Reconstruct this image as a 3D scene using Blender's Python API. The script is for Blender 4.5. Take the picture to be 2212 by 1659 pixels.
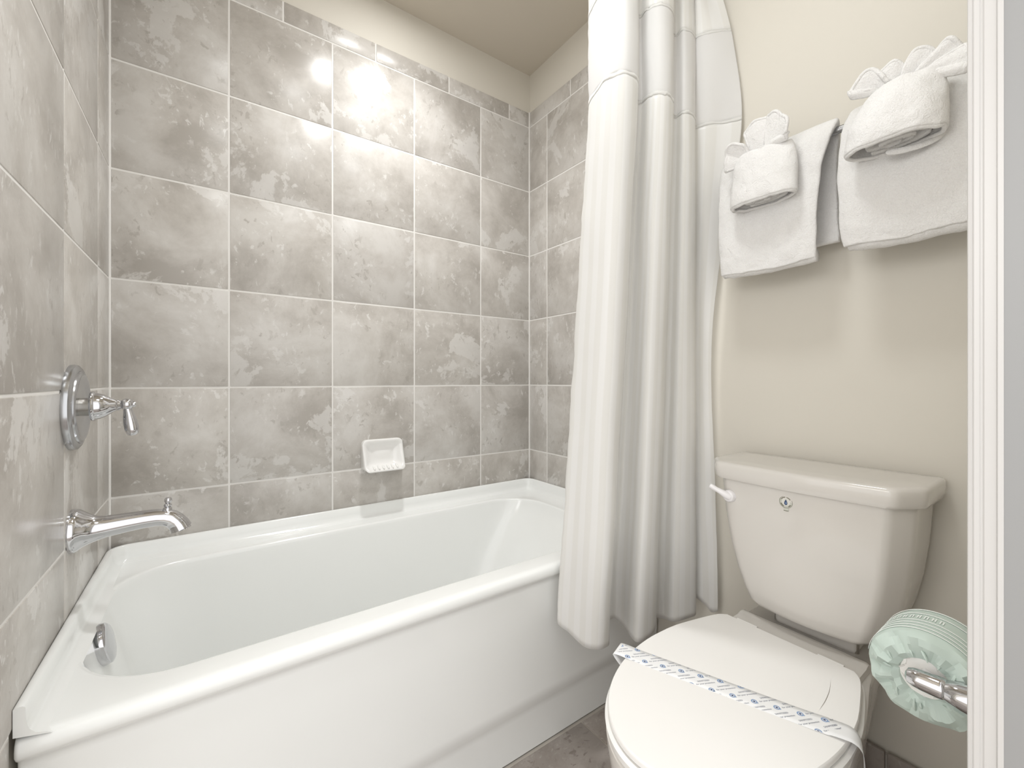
import bpy, bmesh, math, random
from mathutils import Vector, Matrix, noise
random.seed(7)
PI = math.pi
for o in list(bpy.data.objects): bpy.data.objects.remove(o, do_unlink=True)
COL = bpy.context.scene.collection
SC = bpy.context.scene

# ------------------------------------------------------------------ camera
L = 1.5116            # length of the tub alcove (x: faucet wall 0 -> toilet wall L)
ZF, ZC = -1.03, 1.4961  # floor and ceiling (the camera is at z = 0)
YS = -1.5860          # inner face of the front wall (doorway wall)
cam = bpy.data.cameras.new('camera'); camo = bpy.data.objects.new('camera', cam); COL.objects.link(camo)
cam.sensor_width = 36.0; cam.sensor_fit = 'HORIZONTAL'
cam.lens = 924.79/2212*36.0
cam.shift_y = (821.9-829.5)/2212
cam.clip_start = 0.01
camo.location = (0.2299, -1.6575, 0.0)
camo.rotation_euler = (PI/2, 0, -0.6175)
SC.camera = camo

# ------------------------------------------------------------------ light
w = bpy.data.worlds.new('world'); SC.world = w; w.use_nodes = True
w.node_tree.nodes['Background'].inputs[0].default_value = (1.0, .99, .975, 1)
w.node_tree.nodes['Background'].inputs[1].default_value = 1.05
def area(name, loc, size, power, col=(1, .95, .88), rot=(0, 0, 0), shape='DISK', spread=None, size_y=None):
    l = bpy.data.lights.new(name, 'AREA'); l.shape = shape; l.size = size
    if size_y: l.size_y = size_y
    l.energy = power; l.color = col
    if spread: l.spread = spread
    o = bpy.data.objects.new(name, l); COL.objects.link(o); o.location = loc; o.rotation_euler = rot
    return o
SHOWER_LIGHT = (0.80, -0.38); ROOM_LIGHT = (0.72, -1.17)
area('shower_lamp', (SHOWER_LIGHT[0], SHOWER_LIGHT[1], ZC-.012), .13, 2.9, (.985, .995, 1), spread=math.radians(116))
area('shower_lens', (SHOWER_LIGHT[0], SHOWER_LIGHT[1], ZC-.016), .15, 1.9, (.99, .995, .99))
area('room_lamp', (ROOM_LIGHT[0], ROOM_LIGHT[1], ZC-.03), .28, 4.3, (.955, .99, 1))
area('left_fill', (-1.15, -1.45, .70), .70, 5.6, (1, .99, .975), rot=(0, -PI/2, 0), shape='RECTANGLE', size_y=.9)  # added fill from the open left side; no fitting stands there
vs = SC.view_settings
vs.view_transform = 'Standard'; vs.look = 'None'; vs.gamma = 1.0; vs.use_curve_mapping = False
vs.exposure = 0.57

# ------------------------------------------------------------------ materials
def new_mat(name):
    m = bpy.data.materials.new(name); m.use_nodes = True
    nt = m.node_tree; return m, nt, nt.nodes['Principled BSDF']
def N(nt, t, **kw):
    n = nt.nodes.new(t)
    for k, v in kw.items():
        if k in n.inputs.keys() if hasattr(n.inputs, 'keys') else False: n.inputs[k].default_value = v
        else: setattr(n, k, v)
    return n
def bump(nt, b, src, strength=.2, dist=.002, prev=None):
    n = nt.nodes.new('ShaderNodeBump'); n.inputs['Strength'].default_value = strength; n.inputs['Distance'].default_value = dist
    nt.links.new(src, n.inputs['Height'])
    if prev: nt.links.new(prev, n.inputs['Normal'])
    nt.links.new(n.outputs[0], b.inputs['Normal']); return n.outputs[0]
def noise_n(nt, vec, scale, detail=4, rough=.55, dist=0.0):
    n = nt.nodes.new('ShaderNodeTexNoise'); n.inputs['Scale'].default_value = scale; n.inputs['Detail'].default_value = detail
    n.inputs['Roughness'].default_value = rough; n.inputs['Distortion'].default_value = dist
    nt.links.new(vec, n.inputs['Vector']); return n.outputs['Fac']
def ramp(nt, fac, stops):
    r = nt.nodes.new('ShaderNodeValToRGB'); e = r.color_ramp.elements
    while len(e) < len(stops): e.new(0.5)
    for k, (p, c) in enumerate(stops):
        e[k].position = p; e[k].color = c if len(c) == 4 else (*c, 1)
    nt.links.new(fac, r.inputs[0]); return r.outputs[0]
def mixc(nt, fac, a, b, mode='MIX'):
    m = nt.nodes.new('ShaderNodeMix'); m.data_type = 'RGBA'; m.blend_type = mode
    for i, v in ((0, fac), (6, a), (7, b)):
        if isinstance(v, (int, float)): m.inputs[i].default_value = v
        elif isinstance(v, tuple): m.inputs[i].default_value = v if len(v) == 4 else (*v, 1)
        else: nt.links.new(v, m.inputs[i])
    return m.outputs[2]
def objcoord(nt, rnd=True):
    tc = nt.nodes.new('ShaderNodeTexCoord'); v = tc.outputs['Object']
    if rnd:
        oi = nt.nodes.new('ShaderNodeObjectInfo'); mu = nt.nodes.new('ShaderNodeMath'); mu.operation = 'MULTIPLY'; mu.inputs[1].default_value = 37.0
        nt.links.new(oi.outputs['Random'], mu.inputs[0])
        ad = nt.nodes.new('ShaderNodeVectorMath'); ad.operation = 'ADD'
        nt.links.new(v, ad.inputs[0]); nt.links.new(mu.outputs[0], ad.inputs[1]); v = ad.outputs[0]
    return v
def simple(name, col, rough=.5, metal=0, spec=.5, coat=0, bump_s=None, bump_scale=200, bump_d=.0005):
    m, nt, b = new_mat(name)
    b.inputs['Base Color'].default_value = (*col, 1); b.inputs['Roughness'].default_value = rough; b.inputs['Metallic'].default_value = metal
    b.inputs['Specular IOR Level'].default_value = spec; b.inputs['Coat Weight'].default_value = coat
    if bump_s:
        v = objcoord(nt, False); bump(nt, b, noise_n(nt, v, bump_scale, 3), bump_s, bump_d)
    return m
def tile_mat(name, dark, mid, light, pale, rough=.28):
    m, nt, b = new_mat(name)
    v = objcoord(nt, True)
    big = noise_n(nt, v, 4.5, 9, .66, .25)
    base = ramp(nt, big, [(.36, dark), (.50, mid), (.63, light)])
    # slate-like smooth pale patches with a crisp torn edge
    pa = noise_n(nt, v, 3.6, 8, .66, .35)
    pm = ramp(nt, pa, [(.575, (0, 0, 0)), (.592, (1, 1, 1))])
    sc = nt.nodes.new('ShaderNodeMath'); sc.operation = 'MULTIPLY'; sc.inputs[1].default_value = .68; nt.links.new(pm, sc.inputs[0])
    c1 = mixc(nt, sc.outputs[0], base, pale)
    # small slanting chips and flecks, clustered in zones
    mp = nt.nodes.new('ShaderNodeMapping'); mp.inputs['Rotation'].default_value = (.5, .6, .5); mp.inputs['Scale'].default_value = (1, 1.6, .75); nt.links.new(v, mp.inputs[0])
    ch = noise_n(nt, mp.outputs[0], 42, 5, .62, .5)
    cm = ramp(nt, ch, [(.585, (0, 0, 0)), (.64, (1, 1, 1))])
    dm = ramp(nt, ch, [(.36, (1, 1, 1)), (.41, (0, 0, 0))])
    rgm = ramp(nt, noise_n(nt, v, 8.0, 3, .55), [(.44, (0, 0, 0)), (.56, (1, 1, 1))])
    def mul(a_, k):
        q = nt.nodes.new('ShaderNodeMath'); q.operation = 'MULTIPLY'
        for i_, z_ in enumerate((a_, k)):
            if isinstance(z_, float): q.inputs[i_].default_value = z_
            else: nt.links.new(z_, q.inputs[i_])
        return q.outputs[0]
    fl = mul(cm, rgm); dk = mul(dm, rgm)
    c2 = mixc(nt, mul(fl, .8), c1, pale)
    c3 = mixc(nt, mul(dk, .8), c2, dark)
    oi = nt.nodes.new('ShaderNodeObjectInfo')
    tv = ramp(nt, oi.outputs['Random'], [(0, (.93, .93, .935)), (1, (1.0, 1.0, 1.0))])
    nt.links.new(mixc(nt, 1.0, c3, tv, 'MULTIPLY'), b.inputs['Base Color'])
    b.inputs['Roughness'].default_value = rough; b.inputs['Specular IOR Level'].default_value = .45
    hm = nt.nodes.new('ShaderNodeMath'); hm.operation = 'ADD'; nt.links.new(pa, hm.inputs[0]); nt.links.new(mul(fl, .35), hm.inputs[1])
    bump(nt, b, hm.outputs[0], .22, .0016)
    return m
M = {}
M['tile'] = tile_mat('stone_look_tile', (.435, .405, .370), (.555, .525, .487), (.645, .62, .585), (.71, .69, .66))
M['floor_tile'] = tile_mat('floor_tile', (.235, .200, .172), (.33, .29, .26), (.42, .375, .345), (.46, .42, .39), .35)
M['grout'] = simple('grout', (.80, .78, .75), .85, bump_s=.3, bump_scale=300)
M['floor_grout'] = simple('floor_grout', (.52, .48, .43), .85)
M['caulk'] = simple('white_caulk', (.80, .78, .75), .5)
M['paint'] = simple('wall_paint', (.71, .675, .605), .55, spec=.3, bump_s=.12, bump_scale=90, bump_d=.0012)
M['ceil'] = simple('ceiling_dim_paint', (.64, .585, .50), .8, spec=.2, bump_s=.1, bump_scale=90, bump_d=.001)  # wall paint made darker: the ceiling's dimness is put into the colour
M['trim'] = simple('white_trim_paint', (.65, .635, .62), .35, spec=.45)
M['jamb'] = simple('jamb_shade_paint', (.35, .35, .35), .42)  # shade on the jamb put into a darker grey than the trim
M['tub'] = simple('white_acrylic', (.885, .895, .88), .16, spec=.5, coat=.3)
M['porcelain'] = simple('porcelain', (.70, .67, .63), .12, spec=.5, coat=.3)
M['seat'] = simple('white_seat_plastic', (.88, .865, .84), .25, spec=.45)
M['dish'] = simple('glazed_white_ceramic', (.86, .85, .83), .12, coat=.4)
M['chrome'] = simple('polished_chrome', (.64, .64, .66), .05, 1.0)
M['brushed'] = simple('satin_chrome', (.52, .53, .55), .18, 1.0)
M['steel'] = simple('dull_steel', (.45, .43, .40), .35, 1.0)
M['dark'] = simple('gap_shade', (.02, .018, .015), .8)  # near-black colour that stands for shade inside the paper core
M['white_plastic'] = simple('white_plastic', (.86, .84, .85), .2, spec=.5)
M['paper'] = simple('white_paper', (.86, .86, .86), .6)
M['blue'] = simple('blue_ink', (.27, .37, .56), .6)
M['navy'] = simple('navy_ink', (.03, .06, .16), .6)
M['grey_ink'] = simple('grey_ink', (.22, .23, .28), .6)
M['tissue'] = simple('white_tissue', (.85, .83, .80), .9)
M['wrap'] = simple('pale_green_paper', (.53, .62, .565), .45, spec=.4)
M['wrapline'] = simple('white_print', (.86, .90, .87), .5)
M['badge'] = simple('badge_clear_film', (.60, .60, .54), .3)
M['badge_white'] = simple('badge_white', (.74, .73, .68), .3)
M['olive'] = simple('olive_ink', (.17, .16, .11), .5)
def terry_mat():
    m, nt, b = new_mat('white_terry'); v = objcoord(nt, False)
    f = noise_n(nt, v, 420, 3, .7); g = noise_n(nt, v, 55, 4, .65, .6)
    c = ramp(nt, f, [(.2, (.84, .825, .81)), (.7, (.93, .92, .91))]); nt.links.new(c, b.inputs['Base Color'])
    b.inputs['Roughness'].default_value = .95; b.inputs['Specular IOR Level'].default_value = .1
    b.inputs['Sheen Weight'].default_value = .25
    p = bump(nt, b, g, .55, .007); bump(nt, b, f, .8, .0022, p)
    return m
M['terry'] = terry_mat()
def satin_mat():
    m, nt, b = new_mat('satin_stripe'); uv = nt.nodes.new('ShaderNodeUVMap'); sx = nt.nodes.new('ShaderNodeSeparateXYZ'); nt.links.new(uv.outputs[0], sx.inputs[0])
    mu = nt.nodes.new('ShaderNodeMath'); mu.operation = 'MULTIPLY'; mu.inputs[1].default_value = 1/.034; nt.links.new(sx.outputs[0], mu.inputs[0])
    fr = nt.nodes.new('ShaderNodeMath'); fr.operation = 'FRACT'; nt.links.new(mu.outputs[0], fr.inputs[0])
    st = ramp(nt, fr.outputs[0], [(.46, (0, 0, 0)), (.50, (1, 1, 1)), (.96, (1, 1, 1)), (1.0, (0, 0, 0))])
    c = mixc(nt, st, (.88, .87, .845), (.93, .925, .915)); nt.links.new(c, b.inputs['Base Color'])
    r = ramp(nt, st, [(0, (.62, .62, .62)), (1, (.36, .36, .36))]); nt.links.new(r, b.inputs['Roughness'])
    b.inputs['Sheen Weight'].default_value = .15
    fb = noise_n(nt, uv.outputs[0], 600, 2); bump(nt, b, fb, .12, .0006)
    tr = nt.nodes.new('ShaderNodeBsdfTranslucent'); tr.inputs[0].default_value = (.93, .92, .89, 1)
    mx = nt.nodes.new('ShaderNodeMixShader'); mx.inputs[0].default_value = .30
    nt.links.new(b.outputs[0], mx.inputs[1]); nt.links.new(tr.outputs[0], mx.inputs[2]); nt.links.new(mx.outputs[0], nt.nodes['Material Output'].inputs[0])
    return m
M['satin'] = satin_mat()
def voile_mat():
    m, nt, b = new_mat('sheer_voile')
    b.inputs['Base Color'].default_value = (.90, .895, .89, 1); b.inputs['Roughness'].default_value = .7
    tr = nt.nodes.new('ShaderNodeBsdfTranslucent'); tr.inputs[0].default_value = (.88, .87, .86, 1)
    tp = nt.nodes.new('ShaderNodeBsdfTransparent')
    mx = nt.nodes.new('ShaderNodeMixShader'); mx.inputs[0].default_value = .35
    nt.links.new(b.outputs[0], mx.inputs[1]); nt.links.new(tr.outputs[0], mx.inputs[2])
    m2 = nt.nodes.new('ShaderNodeMixShader'); m2.inputs[0].default_value = .16
    nt.links.new(mx.outputs[0], m2.inputs[1]); nt.links.new(tp.outputs[0], m2.inputs[2]); nt.links.new(m2.outputs[0], nt.nodes['Material Output'].inputs[0])
    return m
M['voile'] = voile_mat()
def emit_mat():
    m, nt, b = new_mat('lamp_lens'); b.inputs['Base Color'].default_value = (.9, .9, .88, 1)
    b.inputs['Emission Color'].default_value = (1, .96, .9, 1); b.inputs['Emission Strength'].default_value = 2.0
    return m
M['lens'] = emit_mat()

# ------------------------------------------------------------------ helpers
def root_loc(o):
    l = Vector((0, 0, 0))
    while o: l += o.location; o = o.parent
    return l
def obj(name, bm, mat, parent=None, smooth=True, angle=35, loc=None):
    """link bm (vertices in world space) as ONE mesh object under parent"""
    me = bpy.data.meshes.new(name)
    base = root_loc(parent) if parent else Vector(loc or (0, 0, 0))
    if base.length: bmesh.ops.translate(bm, verts=bm.verts, vec=-base)
    bmesh.ops.recalc_face_normals(bm, faces=bm.faces)
    bm.to_mesh(me); bm.free()
    for p in me.polygons: p.use_smooth = smooth
    if smooth: me.set_sharp_from_angle(angle=math.radians(angle))
    o = bpy.data.objects.new(name, me); COL.objects.link(o)
    me.materials.append(M[mat] if isinstance(mat, str) else mat)
    if parent: o.parent = parent
    elif loc: o.location = loc
    return o
def thing(name, label, cat, loc, group=None):
    o = bpy.data.objects.new(name, None); COL.objects.link(o); o.location = loc; o.empty_display_size = .05
    o['label'] = label; o['category'] = cat
    if group: o['group'] = group
    return o
def struct(o): o['kind'] = 'structure'; return o
def add_box(bm, x0, x1, y0, y1, z0, z1, bev=0, seg=2):
    b2 = bmesh.new(); bmesh.ops.create_cube(b2, size=1)
    bmesh.ops.scale(b2, verts=b2.verts, vec=(x1-x0, y1-y0, z1-z0)); bmesh.ops.translate(b2, verts=b2.verts, vec=((x0+x1)/2, (y0+y1)/2, (z0+z1)/2))
    if bev: bmesh.ops.bevel(b2, geom=b2.edges[:], offset=bev, segments=seg, affect='EDGES', profile=.5)
    merge(bm, b2)
def merge(bm, b2):
    me = bpy.data.meshes.new('tmp'); b2.to_mesh(me); b2.free(); bm.from_mesh(me); bpy.data.meshes.remove(me)
def box(*a, **k):
    bm = bmesh.new(); add_box(bm, *a, **k); return bm
def add_loft(bm, rings, cap0=True, cap1=True, closed=True):
    R = [[bm.verts.new(p) for p in r] for r in rings]; n = len(R[0])
    for a, b in zip(R, R[1:]):
        for i in range(n if closed else n-1):
            j = (i+1) % n
            try: bm.faces.new((a[i], a[j], b[j], b[i]))
            except ValueError: pass
    if cap0: bm.faces.new(R[0])
    if cap1: bm.faces.new(R[-1])
    return R
def frame(t):
    t = t.normalized(); u = Vector((0, 0, 1)) if abs(t.z) < .9 else Vector((1, 0, 0))
    a = t.cross(u).normalized(); return a, t.cross(a).normalized()
def add_tube(bm, pts, radii, n=16, caps=True):
    P = [Vector(p) for p in pts]; rings = []; 
    if isinstance(radii, (int, float)): radii = [radii]*len(P)
    a = None
    for i, p in enumerate(P):
        t = (P[min(i+1, len(P)-1)]-P[max(i-1, 0)]).normalized()
        if a is None: a, b = frame(t)
        else: a = (a - t*a.dot(t)).normalized(); b = t.cross(a)
        rings.append([p+(a*math.cos(2*PI*k/n)+b*math.sin(2*PI*k/n))*radii[i] for k in range(n)])
    add_loft(bm, rings, caps, caps)
def add_lathe(bm, prof, origin, axis, n=40):
    """prof: (distance along axis, radius)"""
    o = Vector(origin); t = Vector(axis).normalized(); a, b = frame(t)
    rings = [[o+t*d+(a*math.cos(2*PI*k/n)+b*math.sin(2*PI*k/n))*max(r, 1e-5) for k in range(n)] for d, r in prof]
    add_loft(bm, rings, True, True)
def spline(pts, n):
    """Catmull-Rom through pts -> n points (tuples of any length)"""
    m = len(pts)-1; out = []
    for k in range(n):
        t = k/(n-1)*m; i = min(int(t), m-1); f = t-i
        p0, p1, p2, p3 = pts[max(i-1, 0)], pts[i], pts[i+1], pts[min(i+2, m)]
        out.append(tuple(.5*((2*b)+(-a+c)*f+(2*a-5*b+4*c-d)*f*f+(-a+3*b-3*c+d)*f**3) for a, b, c, d in zip(p0, p1, p2, p3)))
    return out
def interp(keys, x):
    if x <= keys[0][0]: return keys[0][1]
    for (a, va), (b, vb) in zip(keys, keys[1:]):
        if x <= b: return va+(vb-va)*(x-a)/(b-a)
    return keys[-1][1]
def add_grid(bm, G):
    V = [[bm.verts.new(p) for p in r] for r in G]
    for a, b in zip(V, V[1:]):
        for i in range(len(a)-1): bm.faces.new((a[i], a[i+1], b[i+1], b[i]))
    return V
def thick(o, t, offset=-1, sub=0, bev=0):
    s = o.modifiers.new('solid', 'SOLIDIFY'); s.thickness = t; s.offset = offset
    if sub:
        q = o.modifiers.new('sub', 'SUBSURF'); q.levels = sub; q.render_levels = sub
    return o
def rrect(x0, x1, y0, y1, z, r, seg=8, per=10):
    """rounded rectangle ring, fixed vertex count, counter-clockwise"""
    out = []
    cs = [((x1-r, y0+r), -PI/2), ((x1-r, y1-r), 0), ((x0+r, y1-r), PI/2), ((x0+r, y0+r), PI)]
    for k, ((cx, cy), a0) in enumerate(cs):
        for i in range(seg+1):
            a = a0+PI/2*i/seg; out.append((cx+r*math.cos(a), cy+r*math.sin(a), z))
        (nx, ny), na = cs[(k+1) % 4]
        p = out[-1]; q = (nx+r*math.cos(na), ny+r*math.sin(na), z)
        for i in range(1, per): out.append(tuple(p[j]+(q[j]-p[j])*i/per for j in range(3)))
    return out
def text_bm(s, size, extrude=0.0):
    """flat text as a bmesh lying in the xy plane"""
    c = bpy.data.curves.new('t', 'FONT'); c.body = s; c.size = size; c.offset = size*.022; c.resolution_u = 2
    o = bpy.data.objects.new('t', c); COL.objects.link(o)
    dg = bpy.context.evaluated_depsgraph_get(); me = bpy.data.meshes.new_from_object(o.evaluated_get(dg))
    bm = bmesh.new(); bm.from_mesh(me); bpy.data.meshes.remove(me)
    bpy.data.objects.remove(o, do_unlink=True); bpy.data.curves.remove(c); return bm
def fbm(x, y, z, s): return noise.fractal(Vector((x*s, y*s, z*s)), 1.0, 2.0, 4)

# ------------------------------------------------------------------ room shell
T = .008              # tile thickness; tile faces are the planes y=0, x=0, x=L
JX = [0.2858, 0.6018, 0.9178, 1.2338]
JZ = [-.3358, -.0217, .2924, .6065, .9206, 1.2347]
ZB = 1.3085           # top of the narrow border course
ZT = -.505            # tiles run down behind the tub flange
GAP = .0052
wall_back = struct(obj('wall_back', box(-.12, L+.12, T, .12, ZF, ZC), 'paint', smooth=False))
wall_left = struct(obj('wall_left', box(-.12, -T, -.86, T, ZF, ZC), 'paint', smooth=False))
wall_right = struct(obj('wall_right', box(L+T, L+.12, -1.70, T, ZF, ZC), 'paint', smooth=False))
floor = struct(obj('floor', box(-1.7, L+.12, -2.6, .12, ZF-.06, ZF-.003), 'floor_grout', smooth=False))
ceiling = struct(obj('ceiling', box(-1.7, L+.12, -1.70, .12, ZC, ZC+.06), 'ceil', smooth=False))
# front wall with the doorway the photograph is taken through
DX0, DX1, DZ = -1.60, .90, ZF+2.06
bm = bmesh.new()
add_box(bm, DX1+.02, L+.12, YS-.115, YS, ZF, ZC); add_box(bm, DX0-.02, DX1+.02, YS-.115, YS, DZ+.02, ZC)
wall_front = struct(obj('wall_front', bm, 'paint', smooth=False))
# grout beds
obj('grout', box(0, L, .0012, T+.002, ZT, ZB-.003), 'grout', wall_back, smooth=False)
obj('grout', box(-T-.002, -.0012, -.785, 0, ZT, ZB-.003), 'grout', wall_left, smooth=False)
obj('grout', box(-T-.002, -.0012, -.785, -.747, ZF, ZT), 'grout', wall_left, smooth=False)
obj('grout', box(L+.0012, L+T+.002, -.765, 0, ZT, ZB-.003), 'grout', wall_right, smooth=False)
tile_cache = {}
def tile(parent, axis, a0, a1, z0, z1, name='wall_tile', mat='tile'):
    """axis 'y': back wall (a = x), 'xl'/'xr': side walls (a = y), 'z': floor (a=x, z=y)"""
    a0 += GAP/2; a1 -= GAP/2; z0 += GAP/2; z1 -= GAP/2
    if a1-a0 < .004 or z1-z0 < .004: return
    key = (axis, round(a1-a0, 4), round(z1-z0, 4), mat)
    me = tile_cache.get(key)
    da, dz = (a1-a0)/2, (z1-z0)/2
    if me is None:
        ext = dict(y=(da, T/2, dz), xl=(T/2, da, dz), xr=(T/2, da, dz), z=(da, dz, T/2))[axis]
        bm = box(-ext[0], ext[0], -ext[1], ext[1], -ext[2], ext[2], bev=.0016, seg=2)
        bmesh.ops.recalc_face_normals(bm, faces=bm.faces)
        me = bpy.data.meshes.new(name); bm.to_mesh(me); bm.free()
        for p in me.polygons: p.use_smooth = True
        me.set_sharp_from_angle(angle=math.radians(60)); me.materials.append(M[mat]); tile_cache[key] = me
    o = bpy.data.objects.new(name, me); COL.objects.link(o); o.parent = parent
    ca, cz = (a0+a1)/2, (z0+z1)/2; j = random.uniform(-.0003, .0003)
    o.location = dict(y=(ca, T/2+j, cz), xl=(-T/2+j, ca, cz), xr=(L+T/2+j, ca, cz), z=(ca, cz, ZF-T/2+j))[axis]
def courses(parent, axis, joints, border):
    zs = [ZT]+JZ
    for z0, z1 in zip(zs, zs[1:]):
        for a0, a1 in zip(joints, joints[1:]): tile(parent, axis, a0, a1, z0, z1)
    for a0, a1 in zip(border, border[1:]): tile(parent, axis, a0, a1, JZ[-1], ZB, 'border_tile')
courses(wall_back, 'y', [0.002]+JX+[L-.002], [0.002, .125, .4414, .7603, 1.075, 1.3909, L-.002])
courses(wall_left, 'xl', [-.785, -.4636, -.1476, -.002], [-.785, -.62, -.305, -.002])
for z0, z1 in ((ZF, -.964), (-.964, -.6499), (-.6499, ZT)): tile(wall_left, 'xl', -.785, -.747, z0, z1)
courses(wall_right, 'xr', [-.7645, -.4485, -.1325, -.002], [-.7645, -.605, -.2897, -.002])
# corner caulk beads
for x in (0, L):
    bm = bmesh.new(); add_tube(bm, [(x+(.0005 if x == 0 else -.0005), -.0005, ZT), (x+(.0005 if x == 0 else -.0005), -.0005, ZB)], .0045, 8)
    obj('caulk_bead', bm, 'caulk', wall_back)
# floor tiles
fx = [-.03]+[1.15-.316*k for k in (3, 2, 1, 0)]+[1.466, L+T]
fy = [-2.3, -1.984, -1.668, -1.352, -1.036, -.7225]
for x0, x1 in zip(fx, fx[1:]):
    for y0, y1 in zip(fy, fy[1:]): tile(floor, 'z', x0, x1, y0, y1, 'floor_tile', 'floor_tile')
# tiled skirting along the toilet wall and the front wall
bb = struct(obj('baseboard_right', box(L-.002, L+T+.002, YS, -.765, ZF, -.866), 'floor_grout', smooth=False))
for y0, y1 in ((-1.584, -1.352), (-1.352, -1.036), (-1.036, -.767)):
    obj('base_tile', box(L-.010, L, y0+.002, y1-.002, ZF+.001, -.857, bev=.003), 'floor_tile', bb)
bb2 = struct(obj('baseboard_front', box(.975, L-.012, YS-.004, YS+.004, ZF, -.866), 'floor_grout', smooth=False))
for x0, x1 in ((.975, 1.18), (1.18, 1.498)): obj('base_tile', box(x0+.002, x1-.002, YS+.003, YS+.011, ZF+.001, -.857, bev=.003), 'floor_tile', bb2)
# door casing and jamb
def casing(name, x_in, sgn):
    """moulded casing on the bathroom face of the front wall; section in (x, y)"""
    prof = [(0, YS), (0, YS+.0085), (.0012, YS+.0100), (.0012, YS+.0114), (-.0004, YS+.0124), (-.0004, YS+.0160), (.0008, YS+.0172), (-.0002, YS+.0180), (.0006, YS+.0206), (.004, YS+.0218),
            (.012, YS+.0214), (.020, YS+.016), (.034, YS+.013), (.048, YS+.016), (.060, YS+.017), (.064, YS+.014), (.064, YS)]
    bm = bmesh.new(); add_loft(bm, [[(x_in+sgn*a, b, z) for a, b in prof] for z in (ZF, DZ+.05)])
    return struct(obj(name, bm, 'trim', angle=25))
casing('trim_1', DX1+.001, 1)
bm = bmesh.new(); add_box(bm, DX0, DX1+.06, YS, YS+.017, DZ+.0005, DZ+.064, bev=.003); struct(obj('trim_2', bm, 'trim'))
def jamb(name, x0, x1, edge):
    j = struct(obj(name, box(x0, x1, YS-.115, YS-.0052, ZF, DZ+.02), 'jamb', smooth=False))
    bm = bmesh.new(); add_loft(bm, [[(edge[0], YS-.0052, z), (edge[0], YS-.0012, z), (edge[1], YS, z), (edge[2], YS, z), (edge[2], YS-.0052, z)] for z in (ZF, DZ+.02)])
    obj('jamb_edge', bm, 'trim', j)
jamb('trim_3', DX1, DX1+.0195, (DX1-.0012, DX1+.0012, DX1+.0195))
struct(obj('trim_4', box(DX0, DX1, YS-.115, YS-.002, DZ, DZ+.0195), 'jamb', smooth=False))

# ------------------------------------------------------------------ bathtub
tub = thing('bathtub', 'long white alcove bathtub with a rounded front rim and smooth apron', 'bathtub', (L/2, -.37, ZF))
x0, x1 = .0015, L-.0015
def outer(yf, z): return rrect(x0, x1, yf, -.003, z, .006)
rings = [outer(-.715, ZF+.001), outer(-.716, -.925), outer(-.720, -.905), outer(-.731, -.884), outer(-.7335, -.86), outer(-.727, -.575), outer(-.729, -.560), outer(-.738, -.553),
         outer(-.7435, -.545), outer(-.7435, -.537), outer(-.7415, -.5285), outer(-.737, -.5225), outer(-.729, -.5200), outer(-.722, -.5198)]
def inner(xl, xr, yf, yb, z, r): return rrect(xl, xr, yf, yb, z, r)
IN = (.034, 1.392, -.668, -.088)
def ins(d, z, r): return inner(IN[0]+d, IN[1]-d, IN[2]+d, IN[3]-d, z, r)
rings += [ins(-.009, -.5200, .172), ins(-.006, -.5203, .170), ins(-.002, -.5220, .167), ins(.0005, -.5255, .165), ins(.002, -.534, .163)]
for k in range(1, 9):
    f = k/8; z = -.536-f*.33
    rings.append(inner(.036+.082*f, 1.390-.235*f**1.1, -.666+.045*f, -.090-.050*f, z, .163-.035*f))
rings += [inner(.145, 1.14, -.612, -.150, -.885, .12), inner(.19, 1.10, -.57, -.19, -.900, .10), inner(.40, .95, -.45, -.30, -.905, .06)]
bm = bmesh.new(); add_loft(bm, rings, False, True)
# raised tiling flange round three sides (swept cove)
path = []
r = .045
def arc(cx, cy, a0, a1, n=8): return [((cx+r*math.cos(a0+(a1-a0)*i/n)), (cy+r*math.sin(a0+(a1-a0)*i/n)), (math.cos(a0+(a1-a0)*i/n), math.sin(a0+(a1-a0)*i/n))) for i in range(n+1)]
path += [(0.001, -.728, (-1, 0)), (0.001, -.40, (-1, 0))]+[(cx, cy, n_) for cx, cy, n_ in arc(r+.001, -r-.001, PI, PI/2)]+[(c[0], c[1], c[2]) for c in arc(L-r-.001, -r-.001, PI/2, 0)]+[(L-.001, -.40, (1, 0)), (L-.001, -.728, (1, 0))]
prof = [(0.0, -.515), (0, -.4745), (.003, -.4725), (.0095, -.4725), (.0125, -.4750), (.0135, -.497), (.016, -.508), (.022, -.516), (.032, -.5203), (.036, -.524)]
path = [(px, (-.7405 if abs(py+.728) < 1e-6 else py), nn) for px, py, nn in path]
G = [[(px-nx*d*(1+.1*max(0, -nx)*max(0, (d-.012)/.024)), py-ny*d, z) for d, z in prof] for px, py, (nx, ny) in path]
add_grid(bm, G)
for g in (G[0], G[-1]): bm.faces.new([bm.verts.new(p) for p in g])
obj('tub_body', bm, 'tub', tub, angle=50)
ovf = bmesh.new(); nrm = Vector((1, 0, .22)).normalized()
add_lathe(ovf, [(-.012, .0425), (.014, .0430), (.021, .0415), (.0245, .037), (.026, .022), (.0257, .0)], (.036, -.408, -.5655), nrm, 48)
ov = obj('overflow_cover', ovf, 'chrome', tub)
bm = bmesh.new(); add_lathe(bm, [(-.006, .046), (-.002, .046), (0, .043), (0, .001)], (.036, -.408, -.566), nrm, 48); obj('gasket', bm, 'white_plastic', ov)
bm = bmesh.new(); add_lathe(bm, [(0, .035), (.004, .035), (.007, .030), (.007, .022), (.012, .018), (.013, .0)], (.27, -.38, -.902), (0, 0, 1), 32); obj('drain', bm, 'chrome', tub)

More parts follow.
